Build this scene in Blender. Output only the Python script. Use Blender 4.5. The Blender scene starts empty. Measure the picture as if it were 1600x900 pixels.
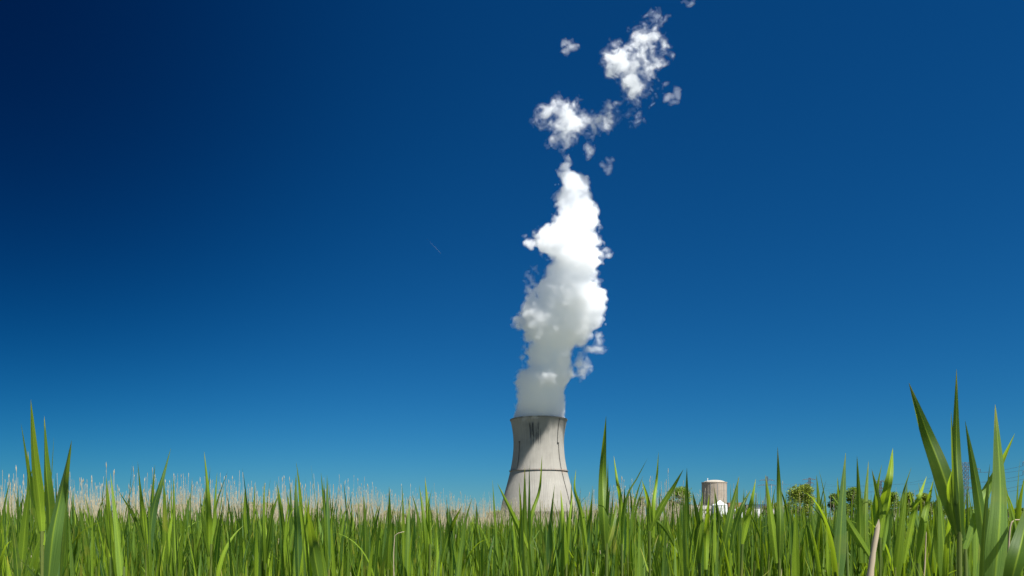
import bpy, bmesh, math, random
import numpy as np
from mathutils import Vector, Matrix

# ------------------------------------------------------------------ camera, sky, sun, exposure
SC = bpy.context.scene
COL = SC.collection
R = math.radians
HC = 1.15                 # eye height of the photographer, metres
F = 24 / 36 * 1600        # focal length in pixels of the photograph
HORIZON = 808             # row of the horizon in the photograph

cam = bpy.data.cameras.new('camera')
camo = bpy.data.objects.new('camera', cam)
COL.objects.link(camo)
camo.location = (0, 0, HC)
camo.rotation_euler = (R(90), 0, 0)
cam.lens = 24
cam.sensor_width = 36
cam.shift_y = (HORIZON - 450) / 1600
cam.clip_start = 0.05
cam.clip_end = 80000
cam.dof.use_dof = True
cam.dof.focus_distance = 4.2
cam.dof.aperture_fstop = 20
SC.camera = camo

SUN_EL, SUN_AZ = 58.0, 38.0          # elevation; degrees to the right of straight behind the camera
S = Vector((math.sin(R(SUN_AZ)) * math.cos(R(SUN_EL)), -math.cos(R(SUN_AZ)) * math.cos(R(SUN_EL)), math.sin(R(SUN_EL))))
EXPOSURE = 0.94
SC.view_settings.view_transform = 'Standard'
SC.view_settings.look = 'None'
SC.view_settings.exposure = EXPOSURE
SC.view_settings.gamma = 1
SC.view_settings.use_curve_mapping = False

sl = bpy.data.lights.new('sun', 'SUN')
sl.energy = 5.0
sl.angle = R(0.5)
sl.color = (1.0, 0.99, 0.965)
so = bpy.data.objects.new('sun', sl)
COL.objects.link(so)
so.rotation_euler = S.to_track_quat('Z', 'Y').to_euler()

world = bpy.data.worlds.new('World')
SC.world = world
world.use_nodes = True
wn = world.node_tree
wn.nodes.clear()
sky = wn.nodes.new('ShaderNodeTexSky')
sky.sky_type = 'NISHITA'
sky.sun_disc = False
sky.sun_elevation = R(SUN_EL)
sky.sun_rotation = R(180 - SUN_AZ)
sky.air_density = 1.0
sky.dust_density = 0.0
sky.ozone_density = 3.0
SKY_STRENGTH = 0.1


def wnode(kind, **kw):
    n = wn.nodes.new(kind)
    for k, v in kw.items():
        setattr(n, k, v)
    return n


def wmath(op, a, b=None):
    n = wnode('ShaderNodeMath', operation=op)
    for i, v in enumerate((a, b)):
        if v is None:
            continue
        if isinstance(v, (int, float)):
            n.inputs[i].default_value = v
        else:
            wn.links.new(v, n.inputs[i])
    return n.outputs[0]


# the polarised band of the sky: a broad patch of darker, deeper blue about one direction of the sky
tc = wnode('ShaderNodeTexCoord')
dot = wnode('ShaderNodeVectorMath', operation='DOT_PRODUCT')
wn.links.new(tc.outputs['Generated'], dot.inputs[0])
dot.inputs[1].default_value = Vector((-.62, .62, .52)).normalized()
band = wmath('POWER', wmath('MAXIMUM', dot.outputs['Value'], 0.0), 14.0)
sep = wnode('ShaderNodeSeparateColor')
wn.links.new(sky.outputs[0], sep.inputs[0])
comb = wnode('ShaderNodeCombineColor')
for ch, (gain, power, k) in enumerate(((0.20, 1.85, 4.0), (math.exp(-0.80), 1.152, 1.62), (math.exp(-0.375), 1.048, 1.18))):
    x = wmath('MULTIPLY', sep.outputs[ch], 0.1)
    x = wmath('MULTIPLY', wmath('POWER', x, power), gain / 2 ** EXPOSURE / SKY_STRENGTH)
    d = wmath('EXPONENT', wmath('MULTIPLY', band, -k))
    wn.links.new(wmath('MULTIPLY', x, d), comb.inputs[ch])
bg = wnode('ShaderNodeBackground')
bg.inputs[1].default_value = SKY_STRENGTH
wn.links.new(comb.outputs[0], bg.inputs[0])
wo = wnode('ShaderNodeOutputWorld')
wn.links.new(bg.outputs[0], wo.inputs[0])

cy = SC.cycles
cy.max_bounces = 80
cy.diffuse_bounces = 4
cy.glossy_bounces = 3
cy.transmission_bounces = 6
cy.volume_bounces = 80
cy.transparent_max_bounces = 96
cy.use_denoising = True

rng = np.random.default_rng(7)
random.seed(7)


# ------------------------------------------------------------------ helpers
def at(px, py, y):
    """point y metres in front of the camera that shows at photograph pixel px, py"""
    return np.array(((px - 800) / F * y, y, HC + (HORIZON - py) / F * y))


def tag(o, label=None, cat=None, group=None, kind=None):
    for k, v in (('label', label), ('category', cat), ('group', group), ('kind', kind)):
        if v:
            o[k] = v
    return o


def link(o, parent=None):
    COL.objects.link(o)
    if parent is not None:
        o.parent = parent
    return o


def empty(name, loc=(0, 0, 0), rz=0):
    o = bpy.data.objects.new(name, None)
    o.empty_display_size = 0.2
    o.location = loc
    o.rotation_euler = (0, 0, rz)
    return link(o)


class MB:
    """collects quads and triangles, then links them as ONE mesh object"""

    def __init__(self):
        self.v, self.f, self.n = [], [], 0

    def add(self, verts, faces):
        verts = np.asarray(verts, float).reshape(-1, 3)
        self.v.append(verts)
        self.f += [tuple(i + self.n for i in f) for f in faces]
        self.n += len(verts)

    def box(self, c, s, rz=0.0, taper=1.0):
        sx, sy, sz = (k / 2 for k in s)
        p = []
        for z, t in ((-sz, 1), (sz, taper)):
            for x, y in ((-sx, -sy), (sx, -sy), (sx, sy), (-sx, sy)):
                x, y = x * t, y * t
                p.append((c[0] + x * math.cos(rz) - y * math.sin(rz), c[1] + x * math.sin(rz) + y * math.cos(rz), c[2] + z))
        self.add(p, [(3, 2, 1, 0), (4, 5, 6, 7), (0, 1, 5, 4), (1, 2, 6, 5), (2, 3, 7, 6), (3, 0, 4, 7)])

    def tube(self, pts, radii, n=6, caps=True):
        pts = np.asarray(pts, float)
        radii = np.broadcast_to(radii, len(pts))
        vs = []
        for i, p in enumerate(pts):
            t = pts[min(i + 1, len(pts) - 1)] - pts[max(i - 1, 0)]
            t = t / (np.linalg.norm(t) + 1e-12)
            a = np.cross(t, (0, 1, 0) if abs(t[1]) < 0.9 else (1, 0, 0))
            a /= np.linalg.norm(a)
            b = np.cross(t, a)
            for k in range(n):
                g = 2 * math.pi * k / n
                vs.append(p + radii[i] * (math.cos(g) * a + math.sin(g) * b))
        m = len(pts)
        fs = [(i * n + k, i * n + (k + 1) % n, (i + 1) * n + (k + 1) % n, (i + 1) * n + k) for i in range(m - 1) for k in range(n)]
        if caps:
            fs += [tuple(range(n))[::-1], tuple(range((m - 1) * n, m * n))]
        self.add(vs, fs)

    def lathe(self, prof, n=64, c=(0, 0, 0), mod=None, a0=0.0, a1=2 * math.pi, closed=True):
        vs = []
        for (r, z) in prof:
            for k in range(n):
                g = a0 + (a1 - a0) * k / (n if closed else n - 1)
                rr = r + (mod(k, z) if mod else 0)
                vs.append((c[0] + rr * math.sin(g), c[1] - rr * math.cos(g), c[2] + z))
        fs = []
        for i in range(len(prof) - 1):
            for k in range(n if closed else n - 1):
                k2 = (k + 1) % n
                fs.append((i * n + k, i * n + k2, (i + 1) * n + k2, (i + 1) * n + k))
        self.add(vs, fs)

    def build(self, name, mat, parent=None, smooth=False):
        me = bpy.data.meshes.new(name)
        me.from_pydata(np.concatenate(self.v).tolist(), [], self.f)
        me.materials.append(mat)
        if smooth:
            me.polygons.foreach_set('use_smooth', [True] * len(me.polygons))
        me.update()
        return link(bpy.data.objects.new(name, me), parent)


def np_mesh(name, verts, quads, mat, uv=None, tint=None, smooth=True):
    """fast mesh from numpy arrays (quads only)"""
    me = bpy.data.meshes.new(name)
    verts = np.ascontiguousarray(verts, np.float32).reshape(-1, 3)
    quads = np.ascontiguousarray(quads, np.int32).reshape(-1, 4)
    me.vertices.add(len(verts))
    me.vertices.foreach_set('co', verts.ravel())
    me.loops.add(quads.size)
    me.loops.foreach_set('vertex_index', quads.ravel())
    me.polygons.add(len(quads))
    me.polygons.foreach_set('loop_start', np.arange(0, quads.size, 4, dtype=np.int32))
    if smooth:
        me.polygons.foreach_set('use_smooth', np.ones(len(quads), bool))
    if uv is not None:
        l = me.uv_layers.new(name='UVMap')
        l.uv.foreach_set('vector', np.ascontiguousarray(uv[quads.ravel()], np.float32).ravel())
    if tint is not None:
        a = me.attributes.new('tint', 'FLOAT', 'POINT')
        a.data.foreach_set('value', np.ascontiguousarray(tint, np.float32))
    me.materials.append(mat)
    me.update(calc_edges=True)
    me.validate()
    return me


# ------------------------------------------------------------------ materials
class NT:
    def __init__(self, name):
        self.m = bpy.data.materials.new(name)
        self.m.use_nodes = True
        self.t = self.m.node_tree
        self.t.nodes.clear()
        self.out = self.t.nodes.new('ShaderNodeOutputMaterial')

    def n(self, kind, inputs=None, **kw):
        nd = self.t.nodes.new(kind)
        for k, v in kw.items():
            setattr(nd, k, v)
        for k, v in (inputs or {}).items():
            self.put(nd.inputs[k], v)
        return nd

    def put(self, sock, v):
        if hasattr(v, 'is_output'):
            self.t.links.new(v, sock)
        else:
            sock.default_value = v

    def math(self, op, a, b=None, clamp=False):
        nd = self.n('ShaderNodeMath', operation=op, use_clamp=clamp)
        self.put(nd.inputs[0], a)
        if b is not None:
            self.put(nd.inputs[1], b)
        return nd.outputs[0]

    def mix(self, f, a, b, blend='MIX'):
        nd = self.n('ShaderNodeMix', data_type='RGBA', blend_type=blend)
        self.put(nd.inputs[0], f)
        self.put(nd.inputs[6], a if hasattr(a, 'is_output') else (*a, 1)[:4])
        self.put(nd.inputs[7], b if hasattr(b, 'is_output') else (*b, 1)[:4])
        return nd.outputs[2]

    def noise(self, vec, scale, detail=4, rough=0.55, dims='3D'):
        nd = self.n('ShaderNodeTexNoise', {'Scale': scale, 'Detail': detail, 'Roughness': rough}, noise_dimensions=dims)
        if vec is not None:
            self.put(nd.inputs['Vector'], vec)
        return nd.outputs['Fac']

    def ramp(self, f, lo, hi):
        nd = self.n('ShaderNodeMapRange', {'From Min': lo, 'From Max': hi})
        self.put(nd.inputs['Value'], f)
        return nd.outputs[0]

    def scaled(self, vec, s):
        nd = self.n('ShaderNodeVectorMath', operation='MULTIPLY')
        self.put(nd.inputs[0], vec)
        nd.inputs[1].default_value = s
        return nd.outputs[0]

    def obj(self):
        return self.n('ShaderNodeTexCoord').outputs['Object']

    def surf(self, color, rough=0.8, spec=0.3, bump=None, bump_d=0.05, metallic=0.0):
        p = self.n('ShaderNodeBsdfPrincipled', {'Roughness': rough, 'Specular IOR Level': spec, 'Metallic': metallic})
        self.put(p.inputs['Base Color'], color if hasattr(color, 'is_output') else (*color, 1)[:4])
        if bump is not None:
            b = self.n('ShaderNodeBump', {'Distance': bump_d, 'Strength': 1.0})
            self.put(b.inputs['Height'], bump)
            self.t.links.new(b.outputs[0], p.inputs['Normal'])
        self.t.links.new(p.outputs[0], self.out.inputs['Surface'])
        return self.m


def plain(name, col, var=0.15, scale=1.5, rough=0.75, spec=0.3, streak=1.0, metallic=0.0):
    """a colour with uneven weathering"""
    t = NT(name)
    o = t.scaled(t.obj(), (1, 1, streak))
    f = t.noise(o, scale, 6, 0.6)
    c = t.mix(t.ramp(f, .3, .7), tuple(k * (1 - var) for k in col), tuple(min(1, k * (1 + var)) for k in col))
    return t.surf(c, rough, spec, f, 0.02, metallic)


def leaf_material(name, dark, light, trans, yellow):
    """green blade: per-plant tint, parallel veins, a paler midrib, some yellowing, light shining through"""
    t = NT(name)
    uv = t.n('ShaderNodeUVMap').outputs[0]
    sx = t.n('ShaderNodeSeparateXYZ')
    t.put(sx.inputs[0], uv)
    u, v = sx.outputs[0], sx.outputs[1]
    tint = t.n('ShaderNodeAttribute', attribute_name='tint').outputs['Fac']
    rnd = t.n('ShaderNodeObjectInfo').outputs['Random']
    ob = t.n('ShaderNodeTexCoord').outputs['Object']
    k = t.math('FRACT', t.math('ADD', tint, rnd))
    kk = t.math('POWER', k, 1.5)  # skewed dark: blade tone plus some self-shadow contrast put into the colour
    col = t.mix(kk, dark, light)
    # a few blades are mixed toward a paler, cooler blue-green
    cool_mix = t.ramp(t.math('FRACT', t.math('MULTIPLY', k, 5.7)), .72, .95)
    col = t.mix(t.math('MULTIPLY', cool_mix, .45), col, (.17, .31, .11))
    veins = t.n('ShaderNodeTexNoise', {'Scale': 1.0, 'Detail': 2.0}, noise_dimensions='3D')
    vv = t.scaled(uv, (34, 1.5, 1))
    t.put(veins.inputs['Vector'], vv)
    col = t.mix(t.ramp(veins.outputs['Fac'], .35, .7), col, t.mix(.75, col, (dark[0] * .6, dark[1] * .7, dark[2] * .6)))
    mid = t.ramp(t.math('ABSOLUTE', t.math('SUBTRACT', u, .5)), .07, .0)
    col = t.mix(t.math('MULTIPLY', mid, .45), col, (light[0] * 1.3, light[1] * 1.2, light[2] * 1.6))
    blot = t.ramp(t.noise(ob, 9, 3), .56, .75)
    yel = t.math('MULTIPLY', t.math('ADD', t.ramp(v, .86, 1.0), t.math('MULTIPLY', blot, .55), True), t.ramp(t.math('FRACT', t.math('MULTIPLY', k, 7.3)), .35, 1.0))
    col = t.mix(yel, col, yellow)
    ROUGH = t.noise(ob, 25, 3)
    p = t.n('ShaderNodeBsdfPrincipled', {'Roughness': t.ramp(ROUGH, -1.2, 2.0), 'Specular IOR Level': .34, 'Base Color': col})
    b = t.n('ShaderNodeBump', {'Distance': .0006, 'Strength': .6, 'Height': veins.outputs['Fac']})
    t.t.links.new(b.outputs[0], p.inputs['Normal'])
    tr = t.n('ShaderNodeBsdfTranslucent', {'Color': t.mix(.75, col, trans)})
    ms = t.n('ShaderNodeMixShader', {0: .42})
    t.t.links.new(p.outputs[0], ms.inputs[1])
    t.t.links.new(tr.outputs[0], ms.inputs[2])
    t.t.links.new(ms.outputs[0], t.out.inputs['Surface'])
    return t.m


def dry_material(name, a, b, translucent=0.2):
    t = NT(name)
    tint = t.n('ShaderNodeAttribute', attribute_name='tint').outputs['Fac']
    rnd = t.n('ShaderNodeObjectInfo').outputs['Random']
    k = t.math('FRACT', t.math('ADD', tint, rnd))
    ob = t.n('ShaderNodeTexCoord').outputs['Object']
    col = t.mix(k, a, b)
    f = t.noise(t.scaled(ob, (30, 30, 4)), 1, 3)
    col = t.mix(t.math('MULTIPLY', t.ramp(f, .4, .7), .4), col, tuple(x * .6 for x in a))
    p = t.n('ShaderNodeBsdfPrincipled', {'Roughness': .7, 'Specular IOR Level': .25, 'Base Color': col})
    tr = t.n('ShaderNodeBsdfTranslucent', {'Color': col})
    ms = t.n('ShaderNodeMixShader', {0: translucent})
    t.t.links.new(p.outputs[0], ms.inputs[1])
    t.t.links.new(tr.outputs[0], ms.inputs[2])
    t.t.links.new(ms.outputs[0], t.out.inputs['Surface'])
    return t.m


def steam_material(name, density, aniso=0.15):
    t = NT(name)
    v = t.n('ShaderNodeVolumeScatter', {'Color': (.9935, .9975, 1, 1), 'Density': density, 'Anisotropy': aniso})  # blue tint in the scatter colour stands in for skylight in shaded steam
    t.t.links.new(v.outputs[0], t.out.inputs['Volume'])
    return t.m


M = {}
M['leaf'] = leaf_material('reed_leaf', (.012, .050, .004), (.37, .53, .030), (.46, .64, .02), (.46, .38, .05))
M['stem'] = leaf_material('reed_stem', (.13, .19, .035), (.26, .29, .07), (.25, .35, .05), (.34, .27, .08))
M['dry'] = dry_material('dry_reed', (.40, .345, .215), (.62, .54, .365))
M['drypale'] = dry_material('dry_stalk', (.40, .31, .20), (.52, .42, .29), .1)


def concrete_tower():
    t = NT('tower_concrete')
    ob = t.obj()
    s = t.n('ShaderNodeSeparateXYZ')
    t.put(s.inputs[0], ob)
    x, y, z = s.outputs
    ang = t.math('ARCTAN2', x, t.math('MULTIPLY', y, -1))      # 0 faces the photographer, + to the right
    cv = t.n('ShaderNodeCombineXYZ')
    t.put(cv.inputs[0], t.math('MULTIPLY', ang, 40))
    t.put(cv.inputs[2], z)
    cyl = cv.outputs[0]
    blot = t.noise(t.scaled(cyl, (1, 1, 1)), .05, 8, .6)
    streak = t.noise(t.scaled(cyl, (1, 1, .035)), .42, 6, .65)
    col = t.mix(t.ramp(blot, .3, .72), (.275, .253, .212), (.365, .34, .29))
    col = t.mix(t.math('MULTIPLY', t.ramp(streak, .46, .70), .5), col, (.24, .225, .20))
    # lift joints every few metres and the narrow joints between the ribs
    lift = t.math('PINGPONG', z, 1.1)
    col = t.mix(t.math('MULTIPLY', t.ramp(lift, .10, .0), .22), col, (.22, .21, .19))
    rib = t.math('PINGPONG', t.math('MULTIPLY', ang, 120 / (2 * math.pi)), .5)
    col = t.mix(t.math('MULTIPLY', t.ramp(rib, .13, .0), .30), col, (.20, .19, .17))
    # black algae runs under the lip, left of centre
    dn = t.noise(t.scaled(cyl, (1, 1, .02)), .55, 4, .75)
    dn2 = t.noise(t.scaled(cyl, (1, 1, .4)), .12, 3, .6)
    am = t.math('MULTIPLY', t.ramp(ang, -.62, -.42), t.ramp(ang, .12, -.05))
    zm = t.math('MULTIPLY', t.ramp(t.math('ADD', z, t.math('MULTIPLY', dn, 34)), 124, 136), t.ramp(z, 143, 139))
    run = t.math('MULTIPLY', t.math('MULTIPLY', t.ramp(dn, .45, .52), zm), t.math('MULTIPLY', am, t.ramp(dn2, .35, .5)))
    col = t.mix(t.math('MULTIPLY', run, .93), col, (.03, .032, .035))
    dirt = t.math('MULTIPLY', t.ramp(z, 95, 150), t.ramp(streak, .35, .65))
    col = t.mix(t.math('MULTIPLY', dirt, .35), col, (.20, .20, .19))
    # rust below the walkway
    rn = t.noise(t.scaled(cyl, (1, 1, .3)), .16, 5, .7)
    rz = t.math('MULTIPLY', t.ramp(z, 64.5, 70), t.ramp(z, 73.5, 72))
    rust = t.math('MULTIPLY', t.ramp(rn, .54, .66), rz)
    col = t.mix(t.math('MULTIPLY', rust, .8), col, (.42, .17, .05))
    return t.surf(col, .88, .2, streak, .1)


M['tower'] = concrete_tower()
M['rim'] = plain('rim_concrete', (.20, .19, .17), .25, .3, .9, streak=.2)
M['steel_dark'] = plain('dark_steel', (.07, .065, .06), .3, 2)
M['walk'] = plain('rusty_walkway_steel', (.22, .19, .165), .5, .35)
M['shield'] = None


def containment_mat():
    t = NT('containment_concrete')
    ob = t.obj()
    s = t.n('ShaderNodeSeparateXYZ')
    t.put(s.inputs[0], ob)
    x, y, z = s.outputs
    ang = t.math('ARCTAN2', x, t.math('MULTIPLY', y, -1))
    f = t.noise(ob, .12, 7, .6)
    st = t.noise(t.scaled(ob, (1, 1, .06)), .5, 5, .6)
    col = t.mix(t.ramp(f, .3, .7), (.31, .25, .19), (.40, .335, .26))
    col = t.mix(t.math('MULTIPLY', t.ramp(st, .5, .72), .5), col, (.25, .21, .17))
    j1 = t.math('PINGPONG', t.math('MULTIPLY', ang, 20 / (2 * math.pi)), .5)
    col = t.mix(t.math('MULTIPLY', t.ramp(j1, .06, .0), .8), col, (.16, .13, .11))
    j2 = t.math('PINGPONG', z, 6)
    col = t.mix(t.math('MULTIPLY', t.ramp(j2, .5, .0), .45), col, (.16, .13, .11))
    return t.surf(col, .9, .2)


M['shield'] = containment_mat()
M['dome'] = plain('dome_concrete', (.36, .325, .26), .12, .2)
M['white'] = plain('white_paint', (.80, .80, .78), .06, .3, .5, streak=.3)
M['palewall'] = plain('pale_cladding', (.50, .46, .42), .12, .3, streak=.3)
M['greywall'] = plain('light_grey_cladding', (.62, .61, .60), .08, .4, streak=.2)
M['brown'] = plain('brown_brick', (.30, .16, .09), .3, .5)
M['bluewall'] = plain('dark_blue_cladding', (.06, .10, .15), .2, .3)
M['roofgrey'] = plain('grey_roof', (.30, .29, .28), .2, .4)
M['glass_dark'] = plain('dark_opening', (.03, .035, .04), .2, 1, .3)
M['galv'] = plain('galvanised_steel', (.12, .105, .09), .2, .6, .7)
M['wire'] = plain('conductor_wire', (.10, .10, .105), .1, .2, .6)
M['bark'] = plain('bark', (.12, .085, .06), .4, 3, .9, streak=.3)


def tree_mat(name, a, b):
    t = NT(name)
    tint = t.n('ShaderNodeAttribute', attribute_name='tint').outputs['Fac']
    col = t.mix(tint, a, b)
    p = t.n('ShaderNodeBsdfPrincipled', {'Roughness': .6, 'Specular IOR Level': .25, 'Base Color': col})
    tr = t.n('ShaderNodeBsdfTranslucent', {'Color': t.mix(.5, col, (.22, .28, .03))})
    ms = t.n('ShaderNodeMixShader', {0: .3})
    t.t.links.new(p.outputs[0], ms.inputs[1])
    t.t.links.new(tr.outputs[0], ms.inputs[2])
    t.t.links.new(ms.outputs[0], t.out.inputs['Surface'])
    return t.m


M['crown_green'] = tree_mat('crown_green', (.07, .13, .012), (.25, .36, .03))
M['crown_olive'] = tree_mat('crown_olive', (.09, .135, .014), (.33, .39, .04))
M['crown_dark'] = tree_mat('crown_dark', (.04, .09, .012), (.17, .26, .025))
M['crown_brown'] = tree_mat('crown_brown', (.10, .075, .04), (.24, .18, .10))


def ground_mat():
    t = NT('marsh_ground')
    ob = t.obj()
    f = t.noise(ob, .05, 8, .65)
    g = t.noise(ob, 2.2, 6, .7)
    col = t.mix(t.ramp(g, .35, .65), (.09, .09, .065), (.24, .22, .16))
    col = t.mix(t.math('MULTIPLY', t.ramp(f, .45, .6), 0.75), col, (.10, .125, .06))
    return t.surf(col, .95, .1, g, .05)


# ------------------------------------------------------------------ ground
b = MB()
b.add([(-22000, -300, 0), (22000, -300, 0), (22000, 30000, 0), (-22000, 30000, 0)], [(0, 1, 2, 3)])
g = b.build('ground', ground_mat())
g['kind'] = 'structure'

# ------------------------------------------------------------------ cooling tower
TD = 1046.0
TX = (841.7 - 800) / F * TD
PROF = [(58.6, 9.6), (55.9, 22.7), (51.2, 41.6), (47.4, 56), (43.2, 72.7), (40.3, 89.6), (38.5, 106.3), (38.8, 120.7), (40.6, 137.5), (43.1, 149.0)]
PZ = np.array([p[1] for p in PROF])
PR = np.array([p[0] for p in PROF])
PC = np.polyfit(PZ, PR, 4)


def tower_r(z):
    return float(np.polyval(PC, z))


tower = tag(empty('cooling_tower', (TX, TD, 0)), 'tall flared concrete cooling tower with steam rising from its mouth, behind the reeds', 'cooling tower')
zs = np.linspace(9.6, 148.4, 70)
NS = 480


def ribs(k, z):
    return 0.16 if k % 4 == 0 else 0.0


b = MB()
b.lathe([(tower_r(z), z) for z in zs], NS, mod=ribs)
inner = [(tower_r(z) - 1.0, z) for z in zs[::-3]]
b.lathe([(tower_r(zs[-1]), zs[-1])] + inner + [(tower_r(zs[0]), zs[0])], 120)
b.build('shell', M['tower'], tower)
b = MB()
rt = tower_r(148.4)
b.lathe([(rt - 1.2, 148.4), (rt + .9, 148.4), (rt + 1.1, 149.0), (rt + 1.1, 150.3), (rt - 1.2, 150.3), (rt - 1.2, 148.4)], 160)
b.build('rim', M['rim'], tower)
b = MB()
rw = tower_r(71.3)
b.lathe([(rw + .1, 70.9), (rw + 1.7, 70.9), (rw + 1.7, 71.3), (rw + .1, 71.3)], 160)
for dz in (72.0, 72.6):
    b.lathe([(rw + 1.6, dz), (rw + 1.7, dz), (rw + 1.7, dz + .12), (rw + 1.6, dz + .12), (rw + 1.6, dz)], 160)
for k in range(110):
    a = 2 * math.pi * k / 110
    b.box(((rw + 1.65) * math.sin(a), -(rw + 1.65) * math.cos(a), 71.95), (.14, .14, 1.3), a)
b.build('walkway', M['walk'], tower)


def ladder(segs, width=.75):
    m = MB()
    for (a0, z0, a1, z1) in segs:
        n = 12
        for sgn in (-1, 1):
            pts = []
            for i in range(n + 1):
                z = z0 + (z1 - z0) * i / n
                a = R(a0 + (a1 - a0) * i / n)
                r = tower_r(z) + .75
                a += sgn * width / 2 / r
                pts.append((r * math.sin(a), -r * math.cos(a), z))
            m.tube(pts, .16, 4)
        k = int(abs(z1 - z0) / 1.2)
        for i in range(k):
            z = z0 + (z1 - z0) * i / k
            a = R(a0 + (a1 - a0) * i / k)
            r = tower_r(z) + .75
            m.box((r * math.sin(a), -r * math.cos(a), z), (width, .5, .22), a)
        # landing at the upper end
    return m


m = ladder([(43.5, 149, 44, 113)])
m.box(((tower_r(112.5) + .9) * math.sin(R(45.3)), -(tower_r(112.5) + .9) * math.cos(R(45.3)), 112.4), (3.4, 1.6, .5), R(45))
m.build('ladder', M['steel_dark'], tower)
ladder([(47, 112, 48, 72)]).build('ladder', M['steel_dark'], tower)
ladder([(48.3, 70.5, 53, 10)]).build('ladder', M['steel_dark'], tower)
m = ladder([(-49.5, 113, -49.5, 72)])
m.box(((tower_r(113) + .9) * math.sin(R(-49.5)), -(tower_r(113) + .9) * math.cos(R(-49.5)), 113.6), (2.2, 1.6, 1.4), R(-49.5))
m.build('ladder', M['steel_dark'], tower)
NCOL = 40
for k in range(NCOL):
    a0, a1 = 2 * math.pi * k / NCOL, 2 * math.pi * (k + .5) / NCOL
    r0, r1 = 61.0, tower_r(9.6) - .5
    for s in (-1, 1):
        m = MB()
        aa, ab = a0, a0 + s * (a1 - a0)
        m.tube([(r0 * math.sin(aa), -r0 * math.cos(aa), 0), (r1 * math.sin(ab), -r1 * math.cos(ab), 10.0)], .5, 8)
        m.build('column', M['rim'], tower)
m = MB()
m.lathe([(64.5, 0), (64.5, 1.6), (64.0, 1.6), (64.0, 0)], 120)
m.build('basin_wall', M['rim'], tower)
# near-black drum inside the air inlet, its colour stands for the shade there
m = MB()
m.lathe([(53, 0), (53, 9.5), (0.5, 9.5)], 60)
m.build('inlet_shade_drum', M['glass_dark'], tower)

# ------------------------------------------------------------------ plant buildings
CD = 1230.0
k = CD / F
cx = (1116 - 800) * k
cb = tag(empty('containment_building', (cx, CD, 0)), 'round tan concrete reactor building with a shallow pale dome, right of the cooling tower', 'reactor building')
b = MB()
rr = 19.0 * k
zt = HC + (808 - 753.6) * k
b.lathe([(rr, 0), (rr, zt - 1.6), (rr + .5, zt - 1.5), (rr + .5, zt), (rr - 1.4, zt), (rr - 1.4, zt - 1)], 120)
b.build('wall', M['shield'], cb)
b = MB()
rd = rr - 2.6
b.lathe([(rd * math.cos(a), zt - .9 + 5.2 * math.sin(a)) for a in np.linspace(0, math.pi / 2 - .01, 14)], 96)
b.build('dome', M['dome'], cb, True)
b = MB()
vx = (1103.3 - 1116) * k
b.tube([(vx, -9, zt - 1), (vx, -9, zt + 6.4)], .7, 10)
b.tube([(vx, -9, zt + 5.6), (vx, -9, zt + 6.8)], .95, 10)
b.build('vent_stack', M['white'], cb)
for a in (-62, -33, -2, 31, 60):
    b = MB()
    r2 = rr + .25
    b.box((r2 * math.sin(R(a)), -r2 * math.cos(R(a)), (zt - 2) / 2), (.7, .5, zt - 2.2), R(a))
    b.build('downpipe', M['roofgrey'], cb)


def house(name, label, cat, px0, px1, py_top, y, depth, mat, roof='flat', roof_mat=None, windows=0, door=None, ridge_py=None):
    kk = y / F
    x0, x1 = (px0 - 800) * kk, (px1 - 800) * kk
    w = x1 - x0
    h = HC + (808 - py_top) * kk
    o = tag(empty(name, ((x0 + x1) / 2, y, 0)), label, cat)
    m = MB()
    m.box((0, depth / 2, h / 2), (w, depth, h))
    m.build('wall', mat, o)
    m = MB()
    if roof == 'flat':
        m.box((0, depth / 2, h + .25), (w + .8, depth + .8, .5))
    else:
        hr = HC + (808 - ridge_py) * kk
        e = .5
        hw = w / 2 + e
        m.add([(-hw, -e, h), (hw, -e, h), (hw, depth + e, h), (-hw, depth + e, h), (0, -e, hr), (0, depth + e, hr)],
              [(0, 1, 4), (2, 3, 5), (1, 2, 5, 4), (3, 0, 4, 5), (0, 3, 2, 1)])
    m.build('roof', roof_mat or M['roofgrey'], o)
    for i in range(windows):
        m = MB()
        wx = -w / 2 + w * (i + .5) / windows
        m.box((wx, -.03, h * .62), (w / windows * .5, .1, h * .18))
        m.build('window', M['glass_dark'], o)
    if door:
        m = MB()
        m.box((door * w, -.04, 2.0), (min(3.5, w * .22), .12, 4.0))
        m.build('door', M['roofgrey'], o)
    return o


house('auxiliary_building', 'long low pale building at the foot of the round reactor building', 'building', 1077, 1130, 789.5, 1190, 16, M['palewall'], windows=9, door=.2)
house('office_block', 'brown brick block just right of the white tank', 'building', 1138, 1161, 785.5, 1260, 20, M['brown'], windows=6)
house('turbine_hall', 'long dark blue building behind the light grey shed', 'building', 1172, 1217, 788.5, 1320, 30, M['bluewall'], windows=0, roof_mat=M['bluewall'])
house('storage_shed', 'light grey flat shed with a pale front, right of the white tank', 'shed', 1174, 1194, 794, 860, 14, M['greywall'], door=-.2)
house('pump_house', 'small pale tower block at the left end of the light grey shed', 'building', 1169.5, 1175.5, 790, 900, 8, M['palewall'])
house('gabled_shed', 'small bright white shed with a gable, between white tank and grey shed', 'shed', 1150, 1161, 797.5, 900, 9, M['white'], 'gable', M['white'], ridge_py=793, door=.1)
house('garage', 'low white flat-roofed garage beside the foot of the white tank', 'garage', 1136.5, 1147, 801, 930, 7, M['greywall'], door=.1)
house('far_block', 'small pale block at the right end of the long dark blue building', 'building', 1208, 1217, 787, 1290, 8, M['palewall'])

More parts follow.
